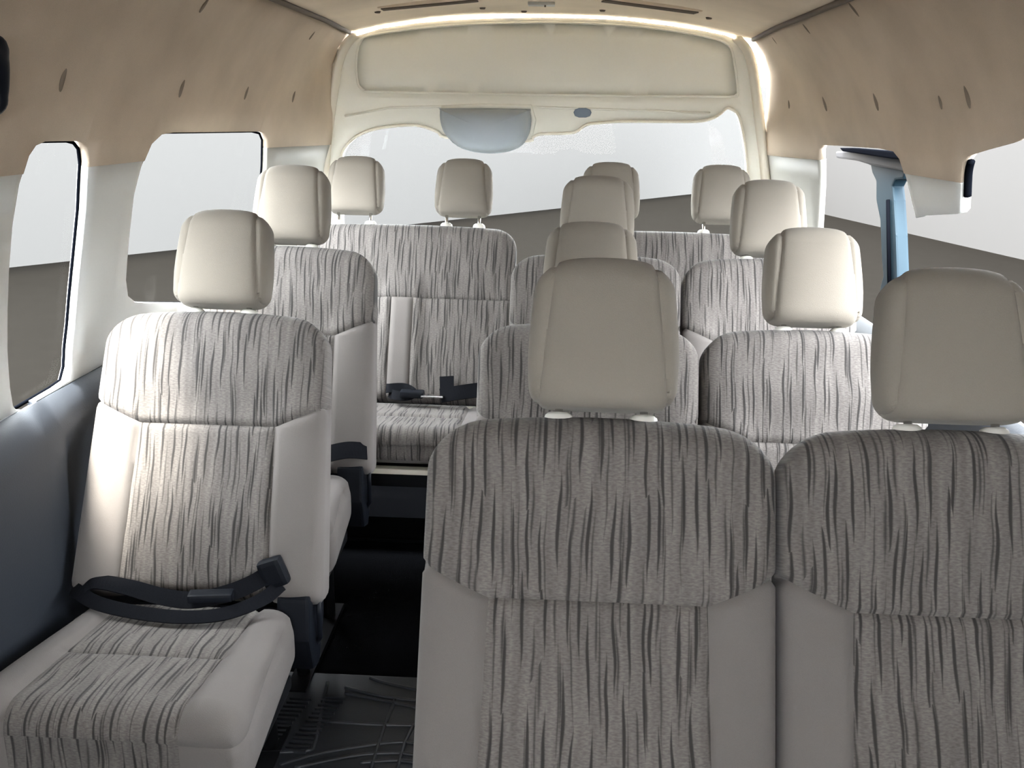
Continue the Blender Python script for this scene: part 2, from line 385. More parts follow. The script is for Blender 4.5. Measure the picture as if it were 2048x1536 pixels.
def planar(name, outer, holes, Y, mat_, parent, thick, depth=None, grid=.05):
    ol = [densify(outer, .03)]+[densify(h, .025) for h in holes]
    xs = np.arange(min(p[0] for p in outer), max(p[0] for p in outer), grid); zs = np.arange(min(p[1] for p in outer), max(p[1] for p in outer), grid)
    V = []; E = []
    for o in ol:
        s = len(V); V += [Vector(p) for p in o]; E += [(s+i, s+(i+1) % len(o)) for i in range(len(o))]
    for a in xs:
        for b in zs:
            if min((a-p[0])**2+(b-p[1])**2 for o in ol for p in o) > .0004: V.append(Vector((a, b)))
    v, e, f, *_ = delaunay_2d_cdt(V, E, [], 0, 1e-5)
    T = []
    for t in f:
        c = ((v[t[0]].x+v[t[1]].x+v[t[2]].x)/3, (v[t[0]].y+v[t[1]].y+v[t[2]].y)/3)
        if inside(c, ol[0]) and not any(inside(c, h) for h in ol[1:]): T.append(tuple(t))
    dp = depth or (lambda x, z: 0)
    me = sub_mesh([Vector((p.x, Y+dp(p.x, p.y), p.y)) for p in v], T)
    bm = bmesh.new(); bm.from_mesh(me); bmesh.ops.recalc_face_normals(bm, faces=bm.faces[:])
    if sum(f_.normal.y for f_ in bm.faces) > 0: bmesh.ops.reverse_faces(bm, faces=bm.faces[:])
    bm.to_mesh(me); bm.free()
    o = link(name, me, mat_, parent)
    if thick: solid_mod(o, thick, -1)
    return o
# window gaskets and panes
def window(n, outline, side, gasket=True, glass=True):
    off = .018
    P = [Vector((wall_x(y, z, side)+side*off, y, z)) for y, z in densify(outline, .04)]
    g = tag(link('window_%d' % n, tube_mesh(P, .0035, 6, True), M['gasket']), kind='structure')
    if glass:
        pts = densify(outline, .04)
        ys = list(np.arange(min(p[0] for p in pts), max(p[0] for p in pts), .08)); zs = list(np.arange(min(p[1] for p in pts), max(p[1] for p in pts), .08))
        V = [Vector(p) for p in pts]; E = [(i, (i+1) % len(pts)) for i in range(len(pts))]
        for a in ys:
            for b in zs:
                if inside((a, b), pts) and min((a-p[0])**2+(b-p[1])**2 for p in pts) > .001: V.append(Vector((a, b)))
        v, e, f, *_ = delaunay_2d_cdt(V, E, [], 0, 1e-5)
        T = [tuple(t) for t in f if inside(((v[t[0]].x+v[t[1]].x+v[t[2]].x)/3, (v[t[0]].y+v[t[1]].y+v[t[2]].y)/3), pts)]
        link('pane', sub_mesh([Vector((wall_x(p.x, p.y, side)+side*(off+.004), p.x, p.y)) for p in v], T, side > 0), M['glass'], g)
    return g
window(1, LW1, -1); window(2, LW2, -1)

# ceiling
def ceil_z(X, Y):
    hw = half_w(Y, 1.635); t = min(abs(X-CX)/hw, 1)
    return 1.632 + .072*(1-t**2.6)
cv = []; cf = []; nx = 28
cys = list(np.linspace(YF, YR+.02, 40))
for Y in cys:
    hw = half_w(Y, 1.635)+.012
    for i in range(nx+1):
        X = CX-hw+2*hw*i/nx; cv.append((X, Y, ceil_z(X, Y)))
for j in range(len(cys)-1):
    for i in range(nx):
        a = j*(nx+1)+i; cf.append((a, a+nx+1, a+nx+2, a+1))
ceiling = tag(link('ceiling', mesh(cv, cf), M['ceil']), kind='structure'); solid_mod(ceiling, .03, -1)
for n, side in ((1, -1), (2, 1)):
    tag(link('trim_%d' % n, tube_mesh([(wall_x(Y, 1.63, side)-side*.006, Y, 1.629+.002) for Y in np.linspace(YF, YR-.03, 50)], .0085, 8), M['strip']), kind='structure')

# floor: carpeted, raised at the back
fl = tag(link('floor', mesh([(-1.05, YF, 0), (.97, YF, 0), (.97, 2.78, 0), (-1.05, 2.78, 0), (-1.05, 2.78, .09), (.97, 2.78, .09), (.97, 3.56, .09), (-1.05, 3.56, .09), (-1.05, YF, -.06), (.97, YF, -.06), (.97, 3.56, -.06), (-1.05, 3.56, -.06)],
    [(0, 1, 2, 3), (3, 2, 5, 4), (4, 5, 6, 7), (8, 11, 10, 9), (0, 8, 9, 1), (7, 6, 10, 11), (0, 3, 4, 7, 11, 8), (1, 9, 10, 6, 5, 2)], False), M['carpet']), kind='structure')
link('step_edging', tube_mesh([(-.9, 2.768, .012), (.8, 2.768, .012)], .006, 6), M['steel'], fl)

front_block = tag(planar('wall_front', FW, [FV], YF, M['headliner'], None, .04), kind='structure')  # added partition behind the camera, holds back light from the open front
# small trim clips pressed into the headliner
lens = None
def lens_mesh(L_=.022, W_=.006, D_=.004):
    bm = bmesh.new(); bmesh.ops.create_uvsphere(bm, u_segments=12, v_segments=8, radius=1)
    bmesh.ops.scale(bm, vec=(D_, W_, L_), verts=bm.verts[:])
    for vv in bm.verts: vv.co.y += .16*vv.co.z**2/L_
    return bm_mesh(bm)
clip_me = lens_mesh()
def clip_on_wall(p, side, parent, sc=1.0):
    q = on_wall(p, side); o = link('trim_clip', clip_me, M['clip'], parent)
    e = 1e-3; tz = (wall_x(q.y, q.z+e, side)-wall_x(q.y, q.z-e, side))/(2*e)
    o.location = (wall_x(q.y, q.z, side)-side*.003, q.y, q.z); o.rotation_euler = (0, math.atan(tz), 0); o.scale = (sc,)*3
for p, sc in (((405, 10), .9), ((622, 70), .8), ((121, 160), 1.0), ((360, 177), 1.0), ((490, 186), .9), ((585, 193), .9)): clip_on_wall(p, -1, wall_l, sc)
for p, sc in (((1553, 82), .8), ((1617, 58), .9), ((1713, 20), 1.0), ((1580, 208), .7), ((1652, 207), 1.1), ((1755, 203), 1.1), ((1939, 193), 1.1), ((1884, 205), .7)): clip_on_wall(p, 1, wall_r, sc)
dot_bm = bmesh.new(); bmesh.ops.create_cone(dot_bm, cap_ends=True, segments=14, radius1=.011, radius2=.008, depth=.006); dot_me = bm_mesh(dot_bm)
for p in ((755, 30), (965, 15), (1048, 22), (1205, 20), (1418, 38)):
    q = on_z(p, 1.69); o = link('ceiling_button', dot_me, M['strip'], ceiling)
    zz = ceil_z(q.x, q.y); q = on_z(p, zz); o.location = (q.x, q.y, ceil_z(q.x, q.y)-.002); o.rotation_euler = (math.pi, 0, 0)
# two slim ceiling air vents and a small pale latch plate
for (pa, pb), lab in ((((757, -2), (962, 1)), 'slim dark air vent slot in the ceiling, above the left rear seats'), (((1200, 2), (1400, 11)), 'slim dark air vent slot in the ceiling, above the right rear seats')):
    a = on_z(pa, 1.695); b = on_z(pb, 1.695); m_ = (a+b)/2; L_ = (b-a).length
    r = empty('ceiling_vent', (m_.x, m_.y, ceil_z(m_.x, m_.y)-.006)); r.rotation_euler = (0, math.atan2(ceil_z(a.x, a.y)-ceil_z(b.x, b.y), b.x-a.x), math.atan2(b.y-a.y, b.x-a.x))
    tag(r, lab, 'air vent', 'ceiling air vents')
    box('vent_frame', (0, 0, .002), (L_, .055, .010), M['ceil'], r, .003)
    for k in range(3): box('vent_slat', (0, -.016+.016*k, -.004), (L_*.94, .009, .006), M['strip'], r, .001)
q = on_z((1083, 8), 1.70)
lt = tag(empty('ceiling_latch', (q.x, q.y, ceil_z(q.x, q.y)-.004)), 'small pale latch plate on the ceiling above the tailgate', 'latch')
box('plate', (0, 0, 0), (.085, .05, .010), M['guide'], lt, .003); box('latch_pin', (.012, -.015, -.007), (.006, .008, .007), M['clip'], lt, .001)

# ------------------------------------------------------------------ tailgate
def hy(p, Y=YR): q = on_y(p, Y); return (q.x, q.z)
H_OUT = [hy(p) for p in [(640, 560), (648, 400), (655, 300), (664, 200), (675, 130), (690, 92), (706, 74), (760, 57), (830, 46), (900, 40), (990, 36), (1080, 35), (1170, 36), (1260, 41), (1340, 51), (1400, 60), (1450, 70), (1478, 82), (1496, 108), (1508, 150), (1518, 220), (1526, 300), (1532, 380), (1540, 560)]]+[(.80, .5), (.80, .06), (-.88, .06), (-.88, .5)]
H_WIN = [hy(p) for p in [(686, 560), (682, 330), (684, 308), (694, 290), (714, 272), (742, 260), (780, 253), (825, 250), (850, 254), (876, 264), (890, 274), (960, 280), (1056, 282), (1066, 274), (1082, 268), (1120, 267), (1150, 264), (1168, 252), (1184, 247), (1240, 243), (1310, 243), (1390, 243), (1420, 238), (1438, 229), (1452, 217), (1460, 217), (1474, 226), (1481, 244), (1487, 275), (1493, 320), (1497, 400), (1500, 560)]]
UP = [hy(p) for p in [(716, 168), (712, 130), (716, 95), (728, 74), (780, 64), (850, 55), (930, 49), (1010, 46), (1080, 45), (1160, 46), (1240, 50), (1320, 58), (1390, 69), (1440, 81), (1462, 96), (1470, 130), (1476, 185), (1466, 193), (1400, 193), (1080, 190), (760, 184), (728, 180)]]
gate = planar('door_1', H_OUT, [H_WIN, UP], YR, M['hatch'], None, .04)
tag(gate, kind='structure')
planar('upper_panel', UP, [], YR+.014, M['hatch'], gate, .01)
rim = smooth_pts([(x, YR+.002, z) for x, z in UP], 3, True)
link('panel_rim', tube_mesh(rim, .0045, 8, True), M['hatch'], gate)
ow = smooth_pts([(x, YR-.004, z) for x, z in H_WIN[1:-1]], 3)
link('window_edging', tube_mesh(ow, .0055, 8), M['jamb'], gate)
planar('window_3', [(x, z) for x, z in H_WIN], [], YR+.03, M['glass'], None, 0).data.name
tag(bpy.data.objects['window_3'], kind='structure')
# pale band moulding under the panel
link('band_moulding', tube_mesh([(x, YR-.002, z) for x, z in (hy((690, 232)), hy((780, 215)), hy((880, 213)), hy((1075, 214)), hy((1300, 222)), hy((1420, 226)))], .004, 8, False, 1.0), M['hatch'], gate)
# wiper motor cover: domed box hanging on the middle of the tailgate
WC = smooth_pts([Vector((*hy(p), 0)) for p in [(886, 222), (890, 219), (968, 219), (1048, 221), (1055, 226), (1057, 250), (1050, 275), (1034, 293), (1000, 303), (955, 302), (920, 291), (896, 268), (887, 245)]], 4, True)
wc_c = sum(WC, Vector())/len(WC)
vs = []; fs = []; n = len(WC)
rings = [(1.06, .0), (1.06, -.015), (1.0, -.02), (.99, -.05), (.96, -.072), (.90, -.09), (.80, -.102), (.62, -.110), (.4, -.114), (.2, -.115)]
for sc, dy in rings:
    for p in WC: vs.append((wc_c.x+(p.x-wc_c.x)*sc, YR+.004+dy, wc_c.y+(p.y-wc_c.y)*sc))
for k in range(len(rings)-1):
    for i in range(n): fs.append((k*n+i, k*n+(i+1) % n, (k+1)*n+(i+1) % n, (k+1)*n+i))
fs.append(tuple((len(rings)-1)*n+i for i in range(n)))
# split: base flange and dome
bx, bz = hy((968, 222))
wcv = link('wiper_motor_cover', mesh(vs, fs), M['cover'], gate); wcv['label'] = 'blue grey rounded motor cover'
link('cover_bracket', tube_mesh([(x, YR-.003, z) for x, z in (hy((884, 216)), hy((960, 212)), hy((1062, 214)), hy((1068, 240)), hy((1062, 268)))], .009, 8), M['hatch'], gate)
bt = [Vector((*hy(p), 0)) for p in [(1150, 219), (1158, 216), (1172, 216), (1180, 219), (1183, 225), (1180, 232), (1172, 235), (1158, 235), (1150, 232), (1147, 225)]]
prism('pull_button', [(p.x, p.y) for p in bt], 'y', YR-.008, YR+.004, M['dark_button'], gate, .002)
# cream jambs of the body opening either side of the tailgate
def jamb(n, pix, wpx):
    A = [on_y(p, YR-.03) for p in pix]; B = [on_y((p[0]+wpx, p[1]), YR+.03) for p in pix]
    A = smooth_pts(A, 4); B = smooth_pts(B, 4); vs = A+B; k = len(A)
    me = mesh(vs, [(i, i+1, k+i+1, k+i) for i in range(k-1)])
    o = tag(link('trim_%d' % n, me, M['jamb']), kind='structure'); solid_mod(o, .02, 0)
jamb(3, [(706, 70), (688, 88), (672, 122), (662, 180), (652, 250), (645, 320), (636, 500)], 20)
jamb(4, [(1479, 76), (1498, 98), (1510, 130), (1520, 200), (1528, 270), (1536, 340), (1545, 500)], -20)

# ------------------------------------------------------------------ sliding door frame seen through the right hand opening
XD = .955
dr_ = tag(empty('door_2', (XD, 2.7, 0)), kind='structure')
def dpoly(pix): return [(q.y-2.7, q.z) for q in (on_x(p, XD) for p in pix)]
prism('door_post', dpoly([(1740, 326), (1744, 345), (1752, 362), (1752, 400), (1760, 440), (1763, 520), (1766, 552), (1760, 575), (1756, 640), (1752, 720), (1796, 720), (1795, 640), (1794, 560), (1791, 470), (1787, 400), (1784, 372), (1790, 360), (1806, 358), (1812, 330)]), 'x', 0, .035, M['door_paint'], dr_, .006)
prism('door_header', dpoly([(1677, 303), (1678, 316), (1720, 322), (1745, 330), (1830, 346), (1830, 312), (1700, 301)]), 'x', -.01, .03, M['header'], dr_, .006)
prism('rail_seal', dpoly([(1694, 296), (1700, 303), (1800, 318), (1830, 318), (1830, 305), (1720, 296)]), 'x', -.025, .0, M['gasket'], dr_, .004)
q1 = on_x((1779, 400), XD); q2 = on_x((1783, 640), XD)
link('post_seal', tube_mesh([(-.004, q1.y-2.7, q1.z), (-.004, q2.y-2.7, q2.z)], .006, 6), M['gasket'], dr_)
# seal on the front edge of the hanging pillar trim
ps = [on_wall(p, 1) for p in [(1929, 322), (1924, 345), (1922, 392), (1926, 395)]]
tag(link('trim_5', tube_mesh([(p.x+.012, p.y-.004, p.z) for p in smooth_pts(ps[:3], 5)], .008, 8), M['gasket']), kind='structure')

# dark grab handle at the left edge of view
g = [on_wall(p, -1) for p in [(-68, 62), (-42, 84), (-34, 115), (-32, 150), (-34, 186), (-42, 214), (-68, 245)]]
gh = tag(link('grab_handle', tube_mesh(smooth_pts([(p.x+(.0 if i in (0, 6) else .028), p.y, p.z) for i, p in enumerate(g)], 5), .011, 10), M['black_plastic']), 'dark curved grab handle on the upper left side, at the edge of view', 'handle')

# ------------------------------------------------------------------ seats
REC = 0.4019
def ring_pts(w_, tf, tb, p=4.5, n=112):
    """closed superellipse section: half width w_, front depth tf (+n), back depth tb (-n), even arc length"""
    th = np.linspace(0, 2*math.pi, 1600, endpoint=False)
    c, s = np.cos(th), np.sin(th)
    x = w_*np.sign(c)*np.abs(c)**(2/p); y = np.where(s > 0, tf, tb)*np.sign(s)*np.abs(s)**(2/p)
    xx = np.append(x, x[0]); yy = np.append(y, y[0]); L_ = np.concatenate([[0], np.cumsum(np.hypot(np.diff(xx), np.diff(yy)))])
    t = np.linspace(0, L_[-1], n, endpoint=False)
    return np.interp(t, L_, xx), np.interp(t, L_, yy)
def loft(levels, n=112, p=4.5, front=None):
    """levels: (s, halfwidth, tf, tb, mid) -> bmesh with co=(x, n, s)"""
    bm = bmesh.new(); rows = []
    for s, w_, tf, tb, md in levels:
        x, y = ring_pts(w_, tf, tb, p, n)
        row = []
        for a, b in zip(x, y):
            bb = b
            if front and b > 0: bb = b+front(a, s, w_)*min(1, b/max(tf, 1e-4))
            row.append(bm.verts.new((a, bb+md, s)))
        rows.append(row)
    for r0, r1 in zip(rows[:-1], rows[1:]):
        for i in range(n): bm.faces.new((r0[i], r0[(i+1) % n], r1[(i+1) % n], r1[i]))
    bm.faces.new(rows[0][::-1]); bm.faces.new(rows[-1])
    return bm
def seg_d(px, py, a, b):
    ax, ay = a; bx_, by_ = b; dx, dy = bx_-ax, by_-ay
    t = max(0, min(1, ((px-ax)*dx+(py-ay)*dy)/(dx*dx+dy*dy))); return math.hypot(px-ax-t*dx, py-ay-t*dy)
def cut(bm, co, no):
    bmesh.ops.bisect_plane(bm, geom=bm.verts[:]+bm.edges[:]+bm.faces[:], dist=1e-5, plane_co=co, plane_no=no)
def split(bm, zone_of, xf, uv_of):
    """split a bmesh into meshes by zone; xf maps local (x,n,s) to seat space"""
    out = {}
    fz = {}
    for f in bm.faces: fz.setdefault(zone_of(f.calc_center_median(), f.normal), []).append([v.index for v in f.verts])
    for z, faces in fz.items():
        used = sorted({i for f in faces for i in f}); mp = {i: k for k, i in enumerate(used)}
        vv = [bm.verts[i].co for i in used]
        out[z] = mesh([xf(c) for c in vv], [tuple(mp[i] for i in f) for f in faces], True, [uv_of(c, z) for c in vv])
    return out
def groove(bm, segs, depth=.006, wid=.008, only=None):
    bm.normal_update()
    for v in bm.verts:
        if only and not only(v.co): continue
        d = min(seg_d(v.co.x, v.co.z, a, b) for a, b in segs)
        if d < .03: v.co -= v.normal*depth*math.exp(-(d/wid)**2)

def back_levels(w0, w1, H, T0, T1, R, rb=.03):
    lv = []
    ss = list(np.arange(0, H-R, .010))+[H-R+R*math.sin(a) for a in np.linspace(0, math.pi/2*.995, 12)]
    for s in ss:
        t = s/H; w_ = w0+(w1-w0)*t; T = T0+(T1-T0)*t
        if s > H-R: k = (s-(H-R))/R; w_ -= R*(1-math.sqrt(max(0, 1-k*k)))
        rt_ = T*.5
        if s > H-rt_: k = (s-(H-rt_))/rt_; T *= max(.12, math.sqrt(max(0, 1-k*k)))
        if s < rb: k = 1-s/rb; T *= math.sqrt(max(.1, 1-.8*k*k)); w_ -= .012*k*k
        lv.append((s, w_, T*.5, T*.5, -.035))
    return lv
def back_xf(zc):
    sr, cr = math.sin(REC), math.cos(REC)
    return lambda c: (c.x, c.z*sr - c.y*cr, zc + c.z*cr + c.y*sr)

ZC = .40    # crease height of the shared meshes; each seat root is not lifted, parts are
def make_back(w0, w1, H, kink, seam, slope, kind):
    def front(a, s, w_):
        # shallow hollow in the middle, bolsters left proud
        k = sstep((abs(a)-kink*.75)/(.09))
        low = 1-sstep((s-seam-.02)/.10)
        lum = .012*math.exp(-((s-.16)/.12)**2)
        return -.014*(1-k)*low + lum*(1-k)
    def front_bench(a, s, w_):
        low = 1-sstep((s-seam-.02)/.08); c = sstep((abs(a)-.035)/.05); e = sstep((abs(a)-(w_-.07))/.05)
        return -.012*low*c*(1-e)
    R = .075
    bm = loft(back_levels(w0, w1, H, .125, .095, R), 150 if kind == 'bench' else 120, 5.5, front_bench if kind == 'bench' else front)
    # gentle crown of the top edge
    for v in bm.verts:
        t = sstep((v.co.z-(H-.12))/.12); v.co.z -= t*(.016 if kind != 'bench' else .010)*(v.co.x/w1)**2
    k2 = kink+.012 if kind != 'bench' else .036
    segs = []
    cut(bm, (0, 0, seam), (0, 0, 1))
    if kind != 'bench':
        for sd in (-1, 1):
            n_ = Vector((-slope*sd, 0, 1)); cut(bm, (sd*kink, 0, seam), n_)
            cut(bm, (sd*kink, 0, seam), Vector((1, 0, sd*.012/seam)))
            segs += [((sd*kink, seam), (sd*w0*1.1, seam+slope*(w0*1.1-kink))), ((sd*kink, seam), (sd*k2, 0))]
        segs.append(((-kink, seam), (kink, seam)))
        def zone(c, nrm):
            if nrm.y < -.35: return 'back'
            ax = abs(c.x); lim = seam if ax < kink else seam+slope*(ax-kink)
            if c.z > lim: return 'upper'
            if ax < kink+.012*(1-c.z/seam): return 'center'
            return 'side_l' if c.x < 0 else 'side_r'
    else:
        for x in (-.036, .036): cut(bm, (x, 0, 0), (1, 0, 0)); segs.append(((x, seam), (x, 0)))
        segs.append(((-w0, seam), (w0, seam)))
        def zone(c, nrm):
            if nrm.y < -.35: return 'back'
            if c.z > seam: return 'upper'
            if abs(c.x) < .036: return 'divider'
            return 'center_l' if c.x < 0 else 'center_r'
    bm.normal_update()
    groove(bm, segs, .0075, .0045, lambda c: c.y > -.04)
    bm.normal_update(); bm.verts.index_update(); bm.verts.ensure_lookup_table()
    off = {'upper': (0, 0)}
    return split(bm, zone, back_xf(0), lambda c, z: (c.x+.37*(z == 'upper'), c.z+.21*(z == 'upper')))

def make_head(hw, hh, T):
    lv = []; Rb, Rt = .030, .045
    ss = [Rb-Rb*math.cos(a) for a in np.linspace(.12, math.pi/2, 7)]+list(np.linspace(Rb, hh-Rt, 12))[1:]+[hh-Rt+Rt*math.sin(a) for a in np.linspace(.1, math.pi/2*.99, 11)]
    for s in ss:
        t = s/hh
        w_ = hw*(.955+.05*math.sin(math.pi*min(1, t/.55)*.5) - .17*max(0, t-.3)**1.25)
        TT = T*(1-.18*t)
        if s < Rb: k = 1-s/Rb; w_ -= Rb*(1-math.sqrt(1-k*k))*.9; TT *= .55+.45*math.sqrt(1-k*k)
        if s > hh-Rt: k = (s-(hh-Rt))/Rt; q_ = math.sqrt(max(0, 1-k*k)); w_ -= Rt*(1-q_)*1.05; TT *= .2+.8*q_
        lv.append((s, w_, TT*.5, TT*.5, -.028))
    bm = loft(lv, 88, 3.6, lambda a, s, w_: .008*(1-(a/w_)**2)*math.sin(math.pi*min(max(s/hh, 0), 1)))
    for v in bm.verts:
        t = sstep((v.co.z-(hh-.07))/.07); v.co.z -= t*.012*(v.co.x/hw)**2
    sx0, sx1 = hw*.86, hw*.66
    segs = []
    for sd in (-1, 1):
        a = (sd*sx0, 0); b = (sd*sx1, hh)
        n_ = Vector((hh, 0, -(b[0]-a[0]))); cut(bm, (a[0], 0, 0), n_); segs.append((a, b))
    bm.normal_update(); groove(bm, segs, .0042, .0032, lambda c: c.y > -.05); bm.normal_update()
    bm.verts.index_update(); bm.verts.ensure_lookup_table()
    def zone(c, nrm):
        xs = sx0+(sx1-sx0)*c.z/hh
        return 'front' if (abs(c.x) < xs and nrm.y > -.2) else 'side'
    return bm, zone

def make_cushion(hw, D, Th, kink, kind='single'):
    """x across, y backwards->front is -D, top rises slightly to the front"""
    bm = bmesh.new(); rows = []; n = 108
    ts = [0.0, .006, .015, .03]+list(np.arange(.05, D-.055, .02))+[D-.055+.055*math.sin(a) for a in np.linspace(0, math.pi/2*.97, 9)]
    for t in ts:
        top = .052*(t/D) ; k = max(0, (t-(D-.055))/.055); q_ = math.sqrt(max(0, 1-k*k))
        thick = Th+.03*(t/D)
        zt = top-.055*(1-q_)*.9; zb = top-thick+.035*(1-q_)
        e = max(0, 1-t/.03); zt -= .03*e*e
        hwid = hw-.042*(1-t/D)-.02*e*e - .03*(1-q_)
        h = (zt-zb)/2; md = (zt+zb)/2
        x, z = ring_pts(hwid, h, h, 4.2, n)
        rows.append([bm.verts.new((a, -t, b+md+(.012*sstep((abs(a)-kink*.8)/.08)*(1-sstep((abs(a)-.22)/.03)) if b > h*.6 else 0)*q_)) for a, b in zip(x, z)])
    for r0, r1 in zip(rows[:-1], rows[1:]):
        for i in range(n): bm.faces.new((r0[i], r0[(i+1) % n], r1[(i+1) % n], r1[i]))
    bm.faces.new(rows[0][::-1]); bm.faces.new(rows[-1])
    bmesh.ops.recalc_face_normals(bm, faces=bm.faces[:])
    ymid = -D*.52; zf = -.005
    cut(bm, (0, ymid, 0), (0, 1, 0)); cut(bm, (0, 0, zf), (0, 0, 1))
    for sd in (-1, 1): cut(bm, (sd*kink, 0, 0), (1, 0, 0))
    bm.normal_update()
    for v in bm.verts:
        g = 0; c = v.co
        if v.normal.z > .3 and abs(c.x) < kink+.01: g = max(g, .008*math.exp(-((c.y-ymid)/.008)**2))
        g = max(g, .0065*math.exp(-((abs(c.x)-kink)/.007)**2)) if (v.normal.z > -.3) else g
        if abs(c.x) > kink-.005: g = max(g, .005*math.exp(-((c.z-zf)/.007)**2)) if c.y < -.1 else g
        v.co = c-v.normal*g
    bm.normal_update(); bm.verts.index_update(); bm.verts.ensure_lookup_table()
    def zone(c, nrm):
        if nrm.z < -.6 or c.y > -.001 or (nrm.y > .7): return 'base'
        if abs(c.x) < kink: return 'front' if c.y < ymid else 'rear'
        if c.z < zf: return 'skirt_l' if c.x < 0 else 'skirt_r'
        return 'side_l' if c.x < 0 else 'side_r'
    def uvf(c, z):
        v_ = c.y if c.y > -(D-.02) else -(D-.02)+(c.z-.045)
        return (c.x*1.0+1.9, v_*1.0+.4)
    return split(bm, zone, lambda c: (c.x, c.y, c.z), uvf)

SEAM = .3626; HB = .6095
back_l = make_back(.264, .2364, HB, .143, SEAM, .42, 'single')
back_s = make_back(.2365, .2364, HB, .143, SEAM, .42, 'single')
bH = .600
back_b = make_back(.372, .366, bH, .15, .345, 0, 'bench')
cush_s = make_cushion(.252, .45, .15, .142)
cush_b = make_cushion(.374, .44, .085, .25)
def head_set(hw, hh, T, s0):
    bm, zone = make_head(hw, hh, T)
    xf0 = back_xf(0); xf = lambda c: xf0(Vector((c.x, c.y, c.z+s0)))
    r = split(bm, zone, xf, lambda c, z: (c.x, c.z))
    P = lambda x, s, n_: Vector(xf0(Vector((x, n_, s))))
    post = {x: tube_mesh([P(x, s0-.07, -.032), P(x, s0+.03, -.030)], .0055, 10) for x in (-hw*.56, hw*.56)}
    return r, post
head_s = head_set(.105, .2144, .100, HB+.010)
head_b = head_set(.098, .195, .09, bH+.036)
def guide_mesh(s0):
    P = lambda x, s, n_: Vector(back_xf(0)(Vector((x, n_, s))))
    me = tube_mesh([P(0, s0-.022, -.034), P(0, s0-.002, -.034), P(0, s0+.006, -.034), P(0, s0+.010, -.034)], [.021, .021, .019, .014], 16, False, .75)
    return me
guide_s = guide_mesh(HB-.004); guide_b = guide_mesh(bH+.0)
def recliner_poly(): return [(.0, -.15), (.05, -.165), (.10, -.08), (.115, .02), (.09, .055), (.03, .045), (-.015, .02), (-.025, -.07)]

def place(name, me, m_, parent, dz, x=0.0):
    o = link(name, me, m_, parent); o.location = (x, 0, dz); return o
def belt_parts(root, zc, pts, up_dir, buckle=None, w_=.046):
    me = ribbon_mesh(smooth_pts(pts, 8), w_, up_dir)
    b = link('seat_belt', me, M['belt'], root)
    if buckle is not None:
        c, ang = buckle
        box('belt_buckle', c, (.032, .085, .020), M['black_plastic'], b, .006, Matrix.Rotation(ang, 3, 'Z'))
    return b
def seat(x, y, zc, label, group, recl=None, back_s=back_s, cs=(.93, 1, 1)):
    r = tag(empty('passenger_seat', (x, y, 0)), label, 'seat', group)
    b = place('backrest', back_s['back'], M['shell'], r, zc)
    def sub(nm, me, m_, par): o = link(nm, me, m_, par); return o
    sub('upper_panel', back_s['upper'], M['streak'], b); sub('center_panel', back_s['center'], M['streak'], b)
    sub('side_bolster', back_s['side_l'], M['plain'], b); sub('side_bolster', back_s['side_r'], M['plain'], b)
    hd, post = head_s
    h = place('headrest', hd['side'], M['head'], r, zc); sub('front_panel', hd['front'], M['head'], h)
    for px_, me in post.items():
        sub('headrest_post', me, M['chrome'], h)
        o = sub('post_guide', guide_s, M['guide'], b); o.location.x = px_
    c = place('cushion', cush_s['base'], M['shell'], r, zc)
    sub('center_panel', cush_s['rear'], M['streak'], c); sub('front_center_panel', cush_s['front'], M['streak'], c)
    sub('side_bolster', cush_s['side_l'], M['plain'], c); sub('side_bolster', cush_s['side_r'], M['plain'], c)
    sub('skirt', cush_s['skirt_l'], M['plain'], c); sub('skirt', cush_s['skirt_r'], M['plain'], c)
    c.scale = cs
    fr = box('seat_frame', (0, -.20, zc-.165), (.40, .36, .03), M['steel'], r, .006)
    for sx in (-.128, .128):
        L_ = link('leg', tube_mesh([(sx, -.30, zc-.16), (sx, -.27, .12), (sx, -.24, .035), (sx, -.23, .012)], .016, 8), M['steel'], r)
        L_ = link('leg', tube_mesh([(sx, .02, zc-.16), (sx, .035, .15), (sx, .04, .035), (sx, .04, .012)], .017, 8), M['steel'], r)
        link('floor_rail', None or mesh_box((sx, -.10, .008), (.05, .42, .016)), M['steel'], r)
    for sd in ([recl] if recl else []):
        prism('recliner_cover', [(u, v+zc) for u, v in recliner_poly()], 'x', sd*.175, sd*.242, M['black_plastic'], r, .008)
        link('recliner_lever', tube_mesh([(sd*.235, .05, zc-.12), (sd*.250, .03, zc-.09), (sd*.252, .02, zc-.03), (sd*.250, .025, zc+.0)], .006, 8), M['black_plastic'], r)
    return r
def mesh_box(c, s):
    bm = bmesh.new(); box_bm(bm, c, s); return bm_mesh(bm, False)

L2 = seat(-.7129, 1.6799, .3893, 'grey streaked fabric seat nearest on the left, black belt lying across its cushion', 'left single seats', 1, back_l, (1, 1, 1))
L3 = seat(-.7157, 2.2353, .4568, 'grey streaked fabric seat half hidden behind the front left seat', 'left single seats', 1, back_l, (1, .84, 1))
R1 = seat(.0735, .9652, .4103, 'largest foreground seat beside the aisle, its whole backrest and headrest in view', 'right paired seats')
R1b = seat(.5516, .9652, .4103, 'foreground seat cut off by the right edge of the picture', 'right paired seats')
R2 = seat(.0819, 1.7181, .3801, 'second aisle side seat on the right, mostly hidden behind the largest foreground seat', 'right paired seats', -1)
R2b = seat(.5600, 1.7181, .3801, 'window side seat behind the right edge foreground seat, pale headrest fully in view', 'right paired seats')
R3 = seat(.1191, 2.3544, .4413, 'third aisle side seat on the right, just in front of the rear benches', 'right paired seats', -1)
R3b = seat(.5972, 2.3544, .4413, 'third window side seat on the right, its headrest against the rear pillar', 'right paired seats')

